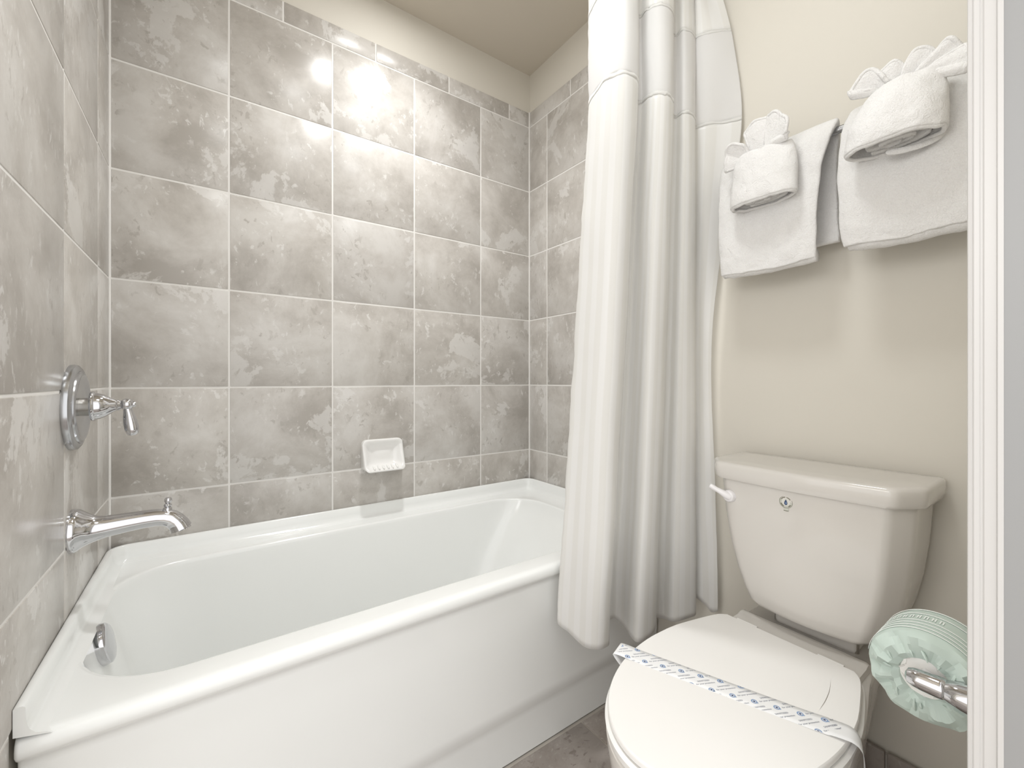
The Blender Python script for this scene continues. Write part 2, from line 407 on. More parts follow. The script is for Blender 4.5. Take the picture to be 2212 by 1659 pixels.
# ------------------------------------------------------------------ shower valve
VC = Vector((0, -.410, -.0555))
valve = thing('shower_valve', 'chrome shower valve with round plate and lever handle on the left tiled wall', 'shower valve', VC)
bm = bmesh.new(); add_lathe(bm, [(0, .088), (.004, .0885), (.010, .087), (.0135, .082), (.0145, .0765), (.013, .0745), (.0165, .073), (.0185, .069), (.0175, .063), (.0135, .055), (.0125, .035), (.0125, .0)], VC, (1, 0, 0), 64)
obj('escutcheon', bm, 'brushed', valve)
bm = bmesh.new(); add_lathe(bm, [(.012, .0185), (.032, .0185), (.032, .0)], VC, (1, 0, 0), 32); obj('sleeve', bm, 'steel', valve)
HC = VC+Vector((0, 0, .0))
bm = bmesh.new(); add_lathe(bm, [(.0295, .026), (.0295, .0300), (.0325, .0312), (.0355, .0300), (.037, .0280), (.043, .0268), (.052, .0228), (.060, .0172), (.066, .0128), (.069, .0112), (.0715, .0118), (.0735, .0108), (.077, .0085), (.0785, .008), (.0785, .0)], HC, (1, 0, .03), 40)
hd = obj('handle', bm, 'chrome', valve)
hp = HC+Vector((.0855, -.001, .0035))
bm = bmesh.new(); bmesh.ops.create_uvsphere(bm, u_segments=28, v_segments=18, radius=.0126); bmesh.ops.translate(bm, verts=bm.verts, vec=hp)
add_lathe(bm, [(.009, .006), (.0125, .0062), (.0155, .0045), (.016, .0)], hp, (1, 0, .0), 20)
ldir = Vector((.16, 0, -1)).normalized()
add_tube(bm, [hp+ldir*d for d in (.006, .012, .018, .026, .036, .046, .054, .061, .066, .0685, .069)], [.0082, .0078, .0086, .0104, .0120, .0128, .0126, .0114, .0092, .0060, .0005], 24)
obj('lever', bm, 'chrome', hd)

# ------------------------------------------------------------------ tub spout
SPC = Vector((0, -.412, -.3110))
spout = thing('tub_spout', 'chrome bathtub spout with a diverter knob below the shower valve', 'tub spout', SPC)
bm = bmesh.new()
pts = [(0, 0, 0, .0445), (.006, 0, 0, .0445), (.012, 0, 0, .0415), (.020, 0, -.0005, .0350), (.030, 0, -.001, .0292), (.040, 0, -.001, .0252), (.055, 0, 0, .0225), (.085, 0, .002, .0205), (.115, 0, .0035, .0192), (.135, 0, .0035, .0188),
       (.150, 0, .0015, .0188), (.161, 0, -.003, .0190), (.169, 0, -.010, .0192), (.1755, 0, -.019, .0196), (.1795, 0, -.0285, .0205)]
P = [SPC+Vector(p[:3]) for p in pts]; rad = [p[3] for p in pts]
P.append(P[-1]+Vector((.0005, 0, -.0015))); rad.append(.0185); P.append(P[-1]+Vector((-.001, 0, .004))); rad.append(.016)
add_tube(bm, P, rad, 40); obj('spout_body', bm, 'chrome', spout, angle=40)
bm = bmesh.new(); kp = SPC+Vector((.155, 0, .0185))
add_lathe(bm, [(-.006, .0095), (.004, .0080), (.006, .0055), (.0075, .0072), (.010, .0078), (.0125, .0062), (.0135, .0042), (.0155, .0058), (.019, .0072), (.023, .0070), (.0265, .0048), (.0275, .0)], kp, (.06, 0, 1), 24)
obj('diverter_knob', bm, 'chrome', spout)

# ------------------------------------------------------------------ soap dish
dish = thing('soap_dish', 'white ceramic soap dish set into the back tiled wall', 'soap dish', (.783, 0, -.287))
X0, X1, Z0, Z1 = .7035, .8625, -.345, -.2265
def rr_xz(xa, xb, za, zb, r, y, n=6):
    out = []
    for (cx, cz), a0 in (((xb-r, za+r), -PI/2), ((xb-r, zb-r), 0), ((xa+r, zb-r), PI/2), ((xa+r, za+r), PI)):
        for i in range(n+1):
            a = a0+PI/2*i/n; out.append((cx+r*math.cos(a), y(cz+r*math.sin(a)) if callable(y) else y, cz+r*math.sin(a)))
    return out
def yout(z):  # front of the rim bows outward towards the tray
    f = (Z1-z)/(Z1-Z0); return -(.017+.048*max(0, f-.35)**1.6/.65**1.6)
def ymid(z): return .62*yout(z)
def yin(z):
    f = (Z1-z)/(Z1-Z0); return -(.004+.020*max(0, f-.55)/.45)
bm = bmesh.new()
add_loft(bm, [rr_xz(X0, X1, Z0, Z1, .020, 0.003), rr_xz(X0, X1, Z0, Z1, .020, lambda z: ymid(z)), rr_xz(X0+.001, X1-.001, Z0+.001, Z1-.001, .019, lambda z: .92*yout(z)), rr_xz(X0+.005, X1-.005, Z0+.005, Z1-.004, .017, yout),
              rr_xz(X0+.011, X1-.011, Z0+.012, Z1-.010, .015, lambda z: .96*yout(z)), rr_xz(X0+.015, X1-.015, Z0+.016, Z1-.014, .014, lambda z: .86*yout(z)), rr_xz(X0+.021, X1-.021, Z0+.020, Z1-.020, .013, lambda z: .66*yout(z)), rr_xz(X0+.029, X1-.029, Z0+.024, Z1-.028, .012, lambda z: .48*yout(z)), rr_xz(X0+.040, X1-.040, Z0+.030, Z1-.039, .010, lambda z: .36*yout(z)), rr_xz(X0+.055, X1-.055, Z0+.042, Z1-.050, .008, lambda z: .012*-1)], True, True)
obj('dish_body', bm, 'dish', dish, angle=60)
for k in range(6):
    xx = X0+.036+k*.0175
    bm = bmesh.new(); add_tube(bm, [(xx, -.030, Z0+.0185), (xx, -.042, Z0+.0165), (xx, -.052, Z0+.0130), (xx, -.058, Z0+.0105)], [.0030, .0042, .0042, .002], 10); obj('drain_ridge', bm, 'dish', dish)

# ------------------------------------------------------------------ toilet
TY = -1.2285
toilet = thing('toilet', 'white two-piece toilet with closed lid between the curtain and the door casing', 'toilet', (1.15, TY, ZF))
def seat_ring(z, d=0.0, n=64, back=1.285, ax=.297, hw=.184):
    """D-shaped outline: half ellipse at the front, tapering to a straight back"""
    cx = 1.062; out = []
    for k in range(n+1):
        a = PI/2+PI*k/n; out.append((cx+(ax+d)*math.cos(a), TY+(hw+d)*math.sin(a)))
    side = spline([(cx, -(hw+d)), (1.13, -(hw-.004+d)), (1.20, -(hw-.019+d)), (1.255, -(hw-.034+d)), (back+d-.008, -(hw-.0435+d))], 12)
    right = [(x, TY+y) for x, y in side[1:]]; rc = [(back+d, TY-(hw-.051+d))]
    pts = out+right+rc+[(back+d, TY+(hw-.051+d))]+[(x, 2*TY-y) for x, y in reversed(right)]
    return [(x, y, z) for x, y in pts]
# bowl
def bowl_ring(z, sx, sy, cx, back, hb):
    out = []
    for k in range(49):
        a = PI/2+PI*k/48; out.append((cx+sx*math.cos(a), TY+sy*math.sin(a), z))
    side = spline([(cx, -sy), (cx+(back-cx)*.35, -(sy*.70+hb*.30)), (cx+(back-cx)*.7, -(sy*.15+hb*.85)), (back-.012, -hb), (back, -hb+.012)], 16)
    r_ = [(x, TY+y, z) for x, y in side[1:]]
    return out+r_+[(x, 2*TY-y, z) for x, y, z in reversed(r_)]
bm = bmesh.new()
add_loft(bm, [bowl_ring(ZF+.001, .235, .108, 1.17, 1.47, .105), bowl_ring(ZF+.03, .233, .106, 1.17, 1.47, .105), bowl_ring(ZF+.05, .222, .098, 1.17, 1.46, .10), bowl_ring(ZF+.14, .235, .103, 1.16, 1.45, .10), bowl_ring(ZF+.22, .27, .130, 1.13, 1.44, .108),
              bowl_ring(ZF+.30, .298, .160, 1.095, 1.44, .120), bowl_ring(ZF+.36, .305, .178, 1.075, 1.45, .128), bowl_ring(ZF+.395, .303, .184, 1.068, 1.455, .131), bowl_ring(ZF+.412, .302, .184, 1.066, 1.455, .131), bowl_ring(ZF+.4165, .296, .179, 1.066, 1.45, .127)], True, True)
obj('bowl', bm, 'porcelain', toilet, angle=45)
bm = bmesh.new()  # raised rear deck under the tank, with a rounded front lip
lp = [(1.262, ZF+.410), (1.262, ZF+.428), (1.270, ZF+.4335), (1.340, ZF+.4345), (1.348, ZF+.4375), (1.356, ZF+.4385), (1.364, ZF+.436), (1.370, ZF+.428), (1.380, ZF+.422), (1.475, ZF+.422), (1.475, ZF+.410)]
add_loft(bm, [[(x, TY+s*(.128 if abs(s) < 1 else .1315), z - (.003 if abs(s) == 1 else 0)) for x, z in lp] for s in (-1, -.99, .99, 1)]); obj('rear_deck', bm, 'porcelain', toilet, angle=40)
bm = bmesh.new(); add_loft(bm, [seat_ring(ZF+.4165, -.006), seat_ring(ZF+.4185, 0), seat_ring(ZF+.430, .002), seat_ring(ZF+.4345, -.003)]); obj('seat', bm, 'seat', toilet, angle=40)
def shrink(r_, k): return [(1.05+(x-1.05)*k, TY+(y-TY)*k, z) for x, y, z in r_]
bm = bmesh.new(); add_loft(bm, [seat_ring(ZF+.4365, -.008), seat_ring(ZF+.438, -.004), seat_ring(ZF+.4455, -.003), seat_ring(ZF+.4485, -.004), shrink(seat_ring(ZF+.4500, -.005), 1), shrink(seat_ring(ZF+.4507, -.005), .93), shrink(seat_ring(ZF+.4508, -.005), .5)])
lid = obj('lid', bm, 'seat', toilet, angle=40)
bm = bmesh.new()
sc_ = spline([(1.2135, -1.3385), (1.1782, -1.3485), (1.1405, -1.3544), (1.1063, -1.3568)], 14)
add_grid(bm, [[(x-.0013*s*math.sin(PI*i/13), y-.0007*s*math.sin(PI*i/13), ZF+.4511) for s in (-1, 1)] for i, (x, y) in enumerate(sc_)]); so = obj('scuff_mark', bm, 'steel', lid); so['label'] = 'thin curved grey scuff'
for s in (-1, 1):
    bm = bmesh.new(); add_tube(bm, [(1.291, TY+s*.062, ZF+.4405), (1.291, TY+s*.108, ZF+.4405)], .0062, 14); obj('hinge_barrel', bm, 'seat', toilet)
    bm = bmesh.new(); add_lathe(bm, [(0, .015), (.006, .015), (.012, .011), (.0145, .004), (.0148, 0)], (1.22, TY+s*.103, ZF+.026), (0, 0, 1), 20); obj('bolt_cap', bm, 'white_plastic', toilet)
# tank
KY = -1.242
def tank_ring(z, xf, hw, ch=.055, bow=.010, xb=1.494, n=16):
    """plan of the tank: flat back, chamfered front corners, bowed front"""
    dx, dy, rc = ch, ch*.62, .013
    P_ = [(xb, hw*.985), (xb-.02, hw), (xf+dx, hw), (xf, hw-dy), (xf-bow*.12, hw-dy-.03)]
    pts = [(xb, hw*.985, 0), (xb-.006, hw*.994, 0), (xb-.02, hw, 0), (xf+dx+.03, hw, 0)]
    for c_ in (2, 3):
        p0, p1, p2 = (Vector(P_[i]) for i in (c_-1, c_, c_+1)); u, v_ = p1+(p0-p1).normalized()*rc, p1+(p2-p1).normalized()*rc
        for i in range(7):
            t = i/6; q = u*(1-t)**2+p1*2*t*(1-t)+v_*t*t; pts.append((q.x, q.y, 0))
    left = [(x, KY+y, z) for x, y, _ in pts]
    front = []
    for i in range(1, n):
        t = i/n; y = pts[-1][1]*(1-2*t); front.append((xf-.0005-bow*math.sin(PI*t), KY+y, z))
    return left+front+[(x, KY-y, z) for x, y, _ in reversed(pts)]
tk = [(ZF+.466, 1.372, .100), (ZF+.468, 1.352, .120), (ZF+.474, 1.340, .132), (ZF+.486, 1.334, .1425), (ZF+.51, 1.330, .1520), (ZF+.56, 1.323, .1675), (ZF+.62, 1.316, .1795), (ZF+.69, 1.309, .1880), (ZF+.76, 1.304, .1930), (ZF+.79, 1.303, .1935)]
bm = bmesh.new(); add_loft(bm, [tank_ring(z, xf, hw, ch=.052) for z, xf, hw in tk]); tank = obj('tank', bm, 'porcelain', toilet, angle=40)
bm = bmesh.new(); add_loft(bm, [tank_ring(z, xf, hw, ch=.058, xb=1.504-d) for z, xf, hw, d in ((ZF+.782, 1.298, .201, .002), (ZF+.784, 1.291, .207, 0), (ZF+.790, 1.2885, .2095, 0), (ZF+.808, 1.2865, .2115, 0), (ZF+.817, 1.2868, .2112, 0), (ZF+.8215, 1.2882, .2100, .001), (ZF+.8242, 1.2915, .2068, .004), (ZF+.8252, 1.297, .2015, .008), (ZF+.8256, 1.34, .16, .04))])
obj('tank_lid', bm, 'porcelain', toilet, angle=50)
bm = bmesh.new(); add_box(bm, 1.398, 1.470, KY-.085, KY+.085, ZF+.418, ZF+.470, bev=.012, seg=3); obj('tank_pedestal', bm, 'porcelain', toilet)
for s in (-1, 1):
    bm = bmesh.new(); add_tube(bm, [(1.41, KY+s*.08, ZF+.415), (1.41, KY+s*.08, ZF+.47)], .007, 12); obj('tank_bolt', bm, 'steel', toilet)
lv = bmesh.new(); lc = Vector((1.306, -1.0955, -.2905))
add_lathe(lv, [(-.010, .0155), (.006, .0155), (.011, .0135), (.0135, .008), (.014, 0)], lc, (-1, .12, 0), 28)
add_tube(lv, [lc+Vector(p) for p in ((-.009, -.004, -.002), (-.014, .004, .003), (-.0175, .014, .0085), (-.020, .024, .013), (-.022, .034, .0175), (-.0225, .040, .020), (-.0225, .0415, .0205))], [.0085, .0092, .0074, .0062, .0066, .0062, .001], 16)
obj('flush_lever', lv, 'white_plastic', toilet)
# round water drop badge on the tank front
bc = Vector((1.2948, -1.2275, -.2745))
def disc(cx, cy, r0, r1=0, a0=0, a1=2*PI, n=40, x=0.0, sq=1.0):
    bm_ = bmesh.new(); full = abs(a1-a0-2*PI) < 1e-6
    ang = [a0+(a1-a0)*k/n for k in range(n+1)]
    if r1 == 0: bm_.faces.new([bm_.verts.new((bc.x-x, bc.y-cx-r0*math.cos(a), bc.z+cy+r0*sq*math.sin(a))) for a in ang[:-1]])
    else: add_grid(bm_, [[(bc.x-x, bc.y-cx-q*math.cos(a), bc.z+cy+q*sq*math.sin(a)) for q in (r0, r1)] for a in ang])
    return bm_
bx = bmesh.new(); add_lathe(bx, [(-.004, .0145), (.0008, .0145), (.001, .0140), (.001, 0)], bc, (-1, 0, 0), 48)
bdg = obj('badge', bx, 'badge', tank)
for part_, bmx, m_ in (('badge_ring', disc(0, 0, .0128, .0135, x=.0013), 'olive'), ('badge_field', disc(0, 0, .0086, x=.0013), 'badge_white')): obj(part_, bmx, m_, bdg, smooth=False)
for a0, a1 in ((.60, 1.45), (1.70, 2.60), (3.5, 4.3), (5.2, 5.8)): obj('badge_lettering', disc(0, 0, .0098, .0117, a0, a1, 12, x=.0014), 'olive', bdg, smooth=False)
bm = bmesh.new(); drop = []
for k in range(32):
    t = 2*PI*k/32; rr = 1-math.sin(t/2)**1 if False else 1
    drop.append((.0044*math.sin(t)*math.sin(t/2)**1.3, .0064*math.cos(t)-.0002))
bm.faces.new([bm.verts.new((bc.x-.0018, bc.y-a, bc.z+b)) for a, b in drop]); obj('water_drop', bm, 'navy', bdg, smooth=False)
bm = bmesh.new(); bm.faces.new([bm.verts.new((bc.x-.0020, bc.y-a*.35-.0006, bc.z+b*.5-.0012)) for a, b in drop]); obj('drop_highlight', bm, 'blue', bdg, smooth=False)
bm = box(bc.x-.0012, bc.x+.002, bc.y-.0055, bc.y+.0050, bc.z-.0205, bc.z-.0135); tb = obj('badge_tab', bm, 'badge', bdg)
bm = box(bc.x-.0016, bc.x+.001, bc.y-.0050, bc.y+.0045, bc.z-.0200, bc.z-.0188); obj('badge_tab_line', bm, 'olive', bdg, smooth=False)

# ------------------------------------------------------------------ paper seal band across the lid
ZL = ZF+.4508
A = Vector((.951, -1.034)); B = Vector((1.0865, -1.412)); dv = (B-A).normalized(); wv = Vector((-dv.y, dv.x))  # wv points to +x (tank side)
if wv.x < 0: wv = -wv
LB = (B-A).length; HW = .0225
band = thing('paper_seal_band', 'white sanitizing paper strip with blue print lying across the toilet lid', 'paper strip', (A.x, A.y, ZL))
def bp(s, z, off=0): return (A.x+dv.x*s, A.y+dv.y*s, z)
cl = [(.045, ZL-.030, 1), (.020, ZL-.020, 1), (.004, ZL-.006, 1), (0, ZL-.0005, 1), (.012, ZL+.0016, 1), (.030, ZL+.0009, 1), (.05, ZL+.0002, 1), (.12, ZL+.0002, 1), (.20, ZL+.0002, 1), (.28, ZL+.0002, 1), (.335, ZL+.0004, 1), (.365, ZL+.0014, 1), (.385, ZL+.0026, .99), (.4005, ZL+.0012, .96), (.4100, ZL-.0075, .90), (.4135, ZL-.024, .76), (.4145, ZL-.052, .60), (.4125, ZL-.095, .58)]
C_ = spline(cl, 90)
bm = bmesh.new()
G = []
for i, (s, z, q) in enumerate(C_):
    tail = max(0, i/89-.80)/.2
    G.append([(A.x+dv.x*s+wv.x*(HW*q*t+.004*tail*0), A.y+dv.y*s+wv.y*HW*q*t, z+(.0012*t*(1 if i < 20 else -1) if (i < 12 or i > 58) else 0)) for t in (-1, -.5, 0, .5, 1)])
add_grid(bm, G); bs = obj('strip', bm, 'paper', band); thick(bs, .00025, 0)
# print: rows of round emblems followed by two lines of lettering
t2 = Vector((.889, -.457)).normalized(); n2 = Vector((-t2.y, t2.x))
words = [text_bm('SANITIZED', .0052), text_bm('for your protection', .0052)]
def clip_add(dst, src, s0, s1):
    """clip flat print to the strip between s0 and s1 and add it"""
    for co, no in ((A+wv*HW*.97, wv), (A-wv*HW*.97, -wv), (A+dv*s0, -dv), (A+dv*s1, dv)):
        g = src.verts[:]+src.edges[:]+src.faces[:]
        if not g: break
        bmesh.ops.bisect_plane(src, geom=g, plane_co=(co.x, co.y, 0), plane_no=(no.x, no.y, 0), clear_outer=True)
    for v in src.verts:
        s = (Vector((v.co.x, v.co.y))-A).dot(dv)
        v.co.z = interp(zkeys, s)+.00025
    merge(dst, src)
zkeys = sorted([(s, z) for s, z, q in C_[16:76]])
def placed(src, org, sx):
    b2 = src.copy()
    xs = [v.co.x for v in b2.verts]; k = sx/(max(xs)-min(xs)); x_0 = min(xs)
    for v in b2.verts:
        p = org+t2*((v.co.x-x_0)*k)+n2*(v.co.y*.85); v.co = (p.x, p.y, 0)
    return b2
ink = bmesh.new()
def blob(c, r0, r1=0):
    b2 = bmesh.new(); n = 20
    if r1 == 0: b2.faces.new([b2.verts.new((c.x+r0*math.cos(2*PI*k/n), c.y+r0*math.sin(2*PI*k/n), 0)) for k in range(n)])
    else: add_grid(b2, [[(c.x+q*math.cos(2*PI*k/n), c.y+q*math.sin(2*PI*k/n), 0) for q in (r0, r1)] for k in range(n+1)])
    return b2
O = Vector((1.0162, -1.1872)); va = Vector((.0175, -.0302)); vb = Vector((-.0355, -.0030))
S0, S1 = .006, .385
for i in range(-16, 17):
    for j in range(-14, 15):
        c = O+va*i+vb*j; q = c-A
        if not (-.06 < q.dot(wv) < .06 and -.05 < q.dot(dv) < LB+.03): continue
        em = bmesh.new(); clip_add(em, blob(c, .0030, .0053), S0, S1); clip_add(em, blob(c+t2*.0034-n2*.0042, .0015), S0, S1)
        n_ring = len(em.faces); clip_add(em, blob(c, .0019), S0, S1)
        if len(em.faces):
            em.faces.ensure_lookup_table()
            for k, f in enumerate(em.faces): f.material_index = 0 if k < n_ring else 1
            eo = obj('printed_emblem', em, 'blue', bs, smooth=False); eo.data.materials.append(M['navy'])
        else: em.free()
        clip_add(ink, placed(words[0], c+t2*.0160+n2*.0042, .0250), S0, S1)
        clip_add(ink, placed(words[1], c+t2*.0092-n2*.0030, .0385), S0, S1)
obj('printed_lettering', ink, 'grey_ink', bs, smooth=False)
bm = bmesh.new()  # print on the hanging tail
for i0, i1, ta, tb_ in ((79, 80, -.2, .8), (81, 82, .1, .9), (85, 86, -.1, .8), (87, 88, .2, .8)):
    f = [Vector(G[i][0]).lerp(Vector(G[i][4]), (t+1)/2)+Vector((-.0004, -.0006, 0)) for i, t in ((i0, ta), (i0, tb_), (i1, tb_), (i1, ta))]
    bm.faces.new([bm.verts.new(p) for p in f])
obj('tail_print', bm, 'grey_ink', bs, smooth=False)

# ------------------------------------------------------------------ shower curtain
CX, CY = .2299, -1.6575
# columns of the cloth in plan: (x, y) at several heights
ZK = [-.72, -.35, .10, .45, .75, 1.00, 1.27]
COLS = [
    [(1.036, -0.752), (1.062, -0.7603), (1.0943, -0.7704), (1.1199, -0.7783), (1.1422, -0.785), (1.1683, -0.76), (1.1966, -0.733)],
    [(1.0071, -0.775), (1.0282, -0.7838), (1.0541, -0.7945), (1.0746, -0.8029), (1.0923, -0.81), (1.1177, -0.785), (1.1452, -0.758)],
    [(1.0216, -0.8), (1.0328, -0.8176), (1.0459, -0.839), (1.0556, -0.8557), (1.0637, -0.87), (1.0902, -0.845), (1.1187, -0.818)],
    [(1.0378, -0.845), (1.0431, -0.8651), (1.0488, -0.8896), (1.0526, -0.9087), (1.0553, -0.925), (1.0834, -0.9), (1.1139, -0.873)],
    [(1.0584, -0.875), (1.0628, -0.8951), (1.0673, -0.9196), (1.0701, -0.9387), (1.072, -0.955), (1.1019, -0.93), (1.1343, -0.903)],
    [(1.0845, -0.88), (1.0914, -0.8994), (1.099, -0.923), (1.1043, -0.9413), (1.1083, -0.957), (1.1397, -0.932), (1.1735, -0.905)],
    [(1.1137, -0.865), (1.1204, -0.8851), (1.1276, -0.9096), (1.1326, -0.9287), (1.1363, -0.945), (1.1681, -0.92), (1.2024, -0.893)],
    [(1.1672, -0.81), (1.1711, -0.8339), (1.1747, -0.863), (1.1765, -0.8856), (1.1774, -0.905), (1.2089, -0.88), (1.2429, -0.853)],
    [(1.2232, -0.785), (1.2201, -0.8139), (1.2147, -0.8491), (1.2092, -0.8765), (1.2034, -0.9), (1.2356, -0.875), (1.2703, -0.848)],
    [(1.2354, -0.81), (1.2275, -0.8402), (1.2161, -0.8769), (1.2058, -0.9055), (1.196, -0.93), (1.2292, -0.905), (1.265, -0.878)],
    [(1.2134, -0.878), (1.2133, -0.8979), (1.2123, -0.9221), (1.2107, -0.9409), (1.2089, -0.957), (1.2438, -0.932), (1.2815, -0.905)],
    [(1.2632, -0.892), (1.2576, -0.9109), (1.2499, -0.9338), (1.2433, -0.9517), (1.2372, -0.967), (1.2736, -0.942), (1.313, -0.915)],
    [(1.3016, -0.878), (1.2949, -0.8979), (1.2857, -0.9221), (1.2779, -0.9409), (1.2707, -0.957), (1.3079, -0.932), (1.348, -0.905)],
    [(1.3401, -0.845), (1.3329, -0.8651), (1.3231, -0.8896), (1.3148, -0.9087), (1.3072, -0.925), (1.344, -0.9), (1.3837, -0.873)],
    [(1.377, -0.845), (1.3678, -0.8639), (1.3558, -0.8868), (1.3459, -0.9047), (1.3369, -0.92), (1.3745, -0.895), (1.415, -0.868)],
    [(1.38, -0.885), (1.369, -0.9006), (1.3552, -0.9196), (1.344, -0.9343), (1.3341, -0.947), (1.373, -0.922), (1.415, -0.895)],
    [(1.4198, -0.912), (1.4049, -0.9228), (1.3868, -0.936), (1.3726, -0.9462), (1.3604, -0.955), (1.4006, -0.93), (1.4441, -0.903)],
    [(1.447, -0.915), (1.434, -0.9226), (1.4183, -0.9317), (1.406, -0.9389), (1.3955, -0.945), (1.4364, -0.92), (1.4805, -0.893)],
    [(1.4647, -0.898), (1.4512, -0.9056), (1.4348, -0.9147), (1.422, -0.9219), (1.4111, -0.928), (1.4516, -0.903), (1.4953, -0.876)],
    [(1.4716, -0.9), (1.4591, -0.903), (1.4559, -0.905), (1.4445, -0.915), (1.4307, -0.925), (1.4388, -0.92), (1.4552, -0.91)],
    [(1.4785, -0.928), (1.469, -0.92), (1.4698, -0.915), (1.4564, -0.935), (1.4473, -0.955), (1.4434, -0.95), (1.4614, -0.92)],
    [(1.4852, -0.945), (1.4759, -0.94), (1.4751, -0.93), (1.4727, -0.955), (1.4752, -0.985), (1.4663, -0.98), (1.4785, -0.925)],
    [(1.484, -0.966), (1.4847, -0.957), (1.4791, -0.947), (1.4934, -0.978), (1.497, -1.028), (1.4949, -1.005), (1.4856, -0.955)],
]
HEM = [-0.6595, -0.6628, -0.6785, -0.7016, -0.7023, -0.7032, -0.7088, -0.7045, -0.7138, -0.727, -0.7363, -0.7271, -0.7173, -0.7242, -0.7375, -0.7301, -0.7181, -0.7141, -0.6898, -0.6765, -0.6912, -0.7072, -0.6948]
curt = thing('shower_curtain', 'white striped shower curtain with sheer upper panel bunched beside the toilet', 'curtain', (1.28, -.88, ZF+.3))
NS = 190
def col_at(s, zi): return COLS_S[zi][s]
COLS_S = []
for zi in range(len(ZK)):
    COLS_S.append(spline([c[zi] for c in COLS], NS))
HEM_S = [h[0] for h in spline([(h, 0) for h in HEM], NS)]
def plan(s, z):
    """smooth interpolation of a column through the key heights"""
    for i in range(len(ZK)-1):
        if z <= ZK[i+1] or i == len(ZK)-2:
            f = (z-ZK[i])/(ZK[i+1]-ZK[i]); f = min(max(f, -.3), 1.1)
            g = lambda k: COLS_S[min(max(k, 0), len(ZK)-1)][s]
            p0, p1, p2, p3 = g(i-1), g(i), g(i+1), g(i+2)
            return [.5*((2*b)+(-a+c)*f+(2*a-5*b+4*c-d)*f*f+(-a+3*b-3*c+d)*f**3) for a, b, c, d in zip(p0, p1, p2, p3)]
arc_s = [0]
for s in range(1, NS):
    a, b = COLS_S[0][s-1], COLS_S[0][s]; arc_s.append(arc_s[-1]+math.hypot(a[0]-b[0], a[1]-b[1]))
def cloth(name, z_lo, z_hi, rows, mat, wr=.0018, thick_=.0012, parent=curt, s0=0, s1=NS):
    bm = bmesh.new(); uvl = None; G = []; U = []
    for r in range(rows+1):
        row = []; ur = []
        for s in range(s0, s1):
            lo = z_lo(s) if callable(z_lo) else z_lo; hi = z_hi(s) if callable(z_hi) else z_hi
            z = lo+(hi-lo)*r/rows; x, y = plan(s, z)
            k = wr*fbm(arc_s[s]*1.6, z*.35, 3.1, 9)
            edge = max(0, 1-arc_s[s]/.06)*.008*fbm(arc_s[s], z, 8.0, 19)   # puckered side hem
            row.append((min(x+k, 1.497), y-.8*k+edge, z)); ur.append((arc_s[s], z))
        G.append(row); U.append(ur)
    V = add_grid(bm, G); uvl = bm.loops.layers.uv.new('UVMap'); ids = {}
    for r, row in enumerate(V):
        for c, v in enumerate(row): ids[v] = U[r][c]
    for f in bm.faces:
        for l in f.loops: l[uvl].uv = ids[l.vert]
    o = obj(name, bm, mat, parent, angle=180); thick(o, thick_, 0); return o
ZSM = .765
cloth('striped_panel', lambda s: HEM_S[s], ZSM+.003, 90, 'satin')
cloth('sheer_panel', ZSM, 1.043, 24, 'voile', thick_=.0006)
cloth('header_band', 1.04, 1.275, 14, 'satin', thick_=.0012)
def strip(name, z0, z1, off, mat):
    bm = bmesh.new(); G = []
    for z in (z0, (z0+z1)/2, z1):
        row = []
        for s in range(NS):
            x, y = plan(s, z); a = COLS_S[4][max(s-1, 0)]; b = COLS_S[4][min(s+1, NS-1)]
            t = Vector((b[0]-a[0], b[1]-a[1], 0)); t = t.normalized() if t.length > 1e-6 else Vector((1, 0, 0))
            k = .0018*fbm(arc_s[s]*1.6, z*.35, 3.1, 9)
            row.append((min(x+k, 1.496), y-.8*k, z+.006*fbm(arc_s[s], z, 5, 32)))
        G.append(row)
    add_grid(bm, G); o = obj(name, bm, mat, curt, angle=180); thick(o, .0022, 0); return o
strip('seam_tape', ZSM-.004, ZSM+.006, .002, 'satin')
strip('header_seam', 1.037, 1.047, .002, 'satin')
rod = thing('curtain_rod', 'chrome shower curtain rod spanning the tub alcove above the frame', 'curtain rod', (L/2, -.90, 1.262))
bm = bmesh.new(); add_tube(bm, [(.004, -.885, 1.262), (L+.004, -.885, 1.262)], .0125, 20); obj('rod_tube', bm, 'chrome', rod)
for x, a in ((-.001, 1), (L+T+.001, -1)):
    bm = bmesh.new(); add_lathe(bm, [(0, .032), (.006, .032), (.014, .022), (.03, .018), (.03, 0)], (x, -.885, 1.262), (a, 0, 0), 28); obj('end_flange', bm, 'chrome', rod)
for k, s in enumerate((8, 34, 62, 88, 116, 140, 160, 178)):
    x, y = plan(s, 1.255); bm = bmesh.new()
    R = max(.02, abs(y+.885)+.014)
    ring_pts = [(x, -.885+(y+.885)*.5+ (abs(y+.885)*.5+.0165)*math.cos(a), 1.262+.020*math.sin(a)) for a in [2*PI*i/24 for i in range(25)]]
    add_tube(bm, ring_pts, .0022, 8, False); obj('curtain_ring', bm, 'chrome', curt)

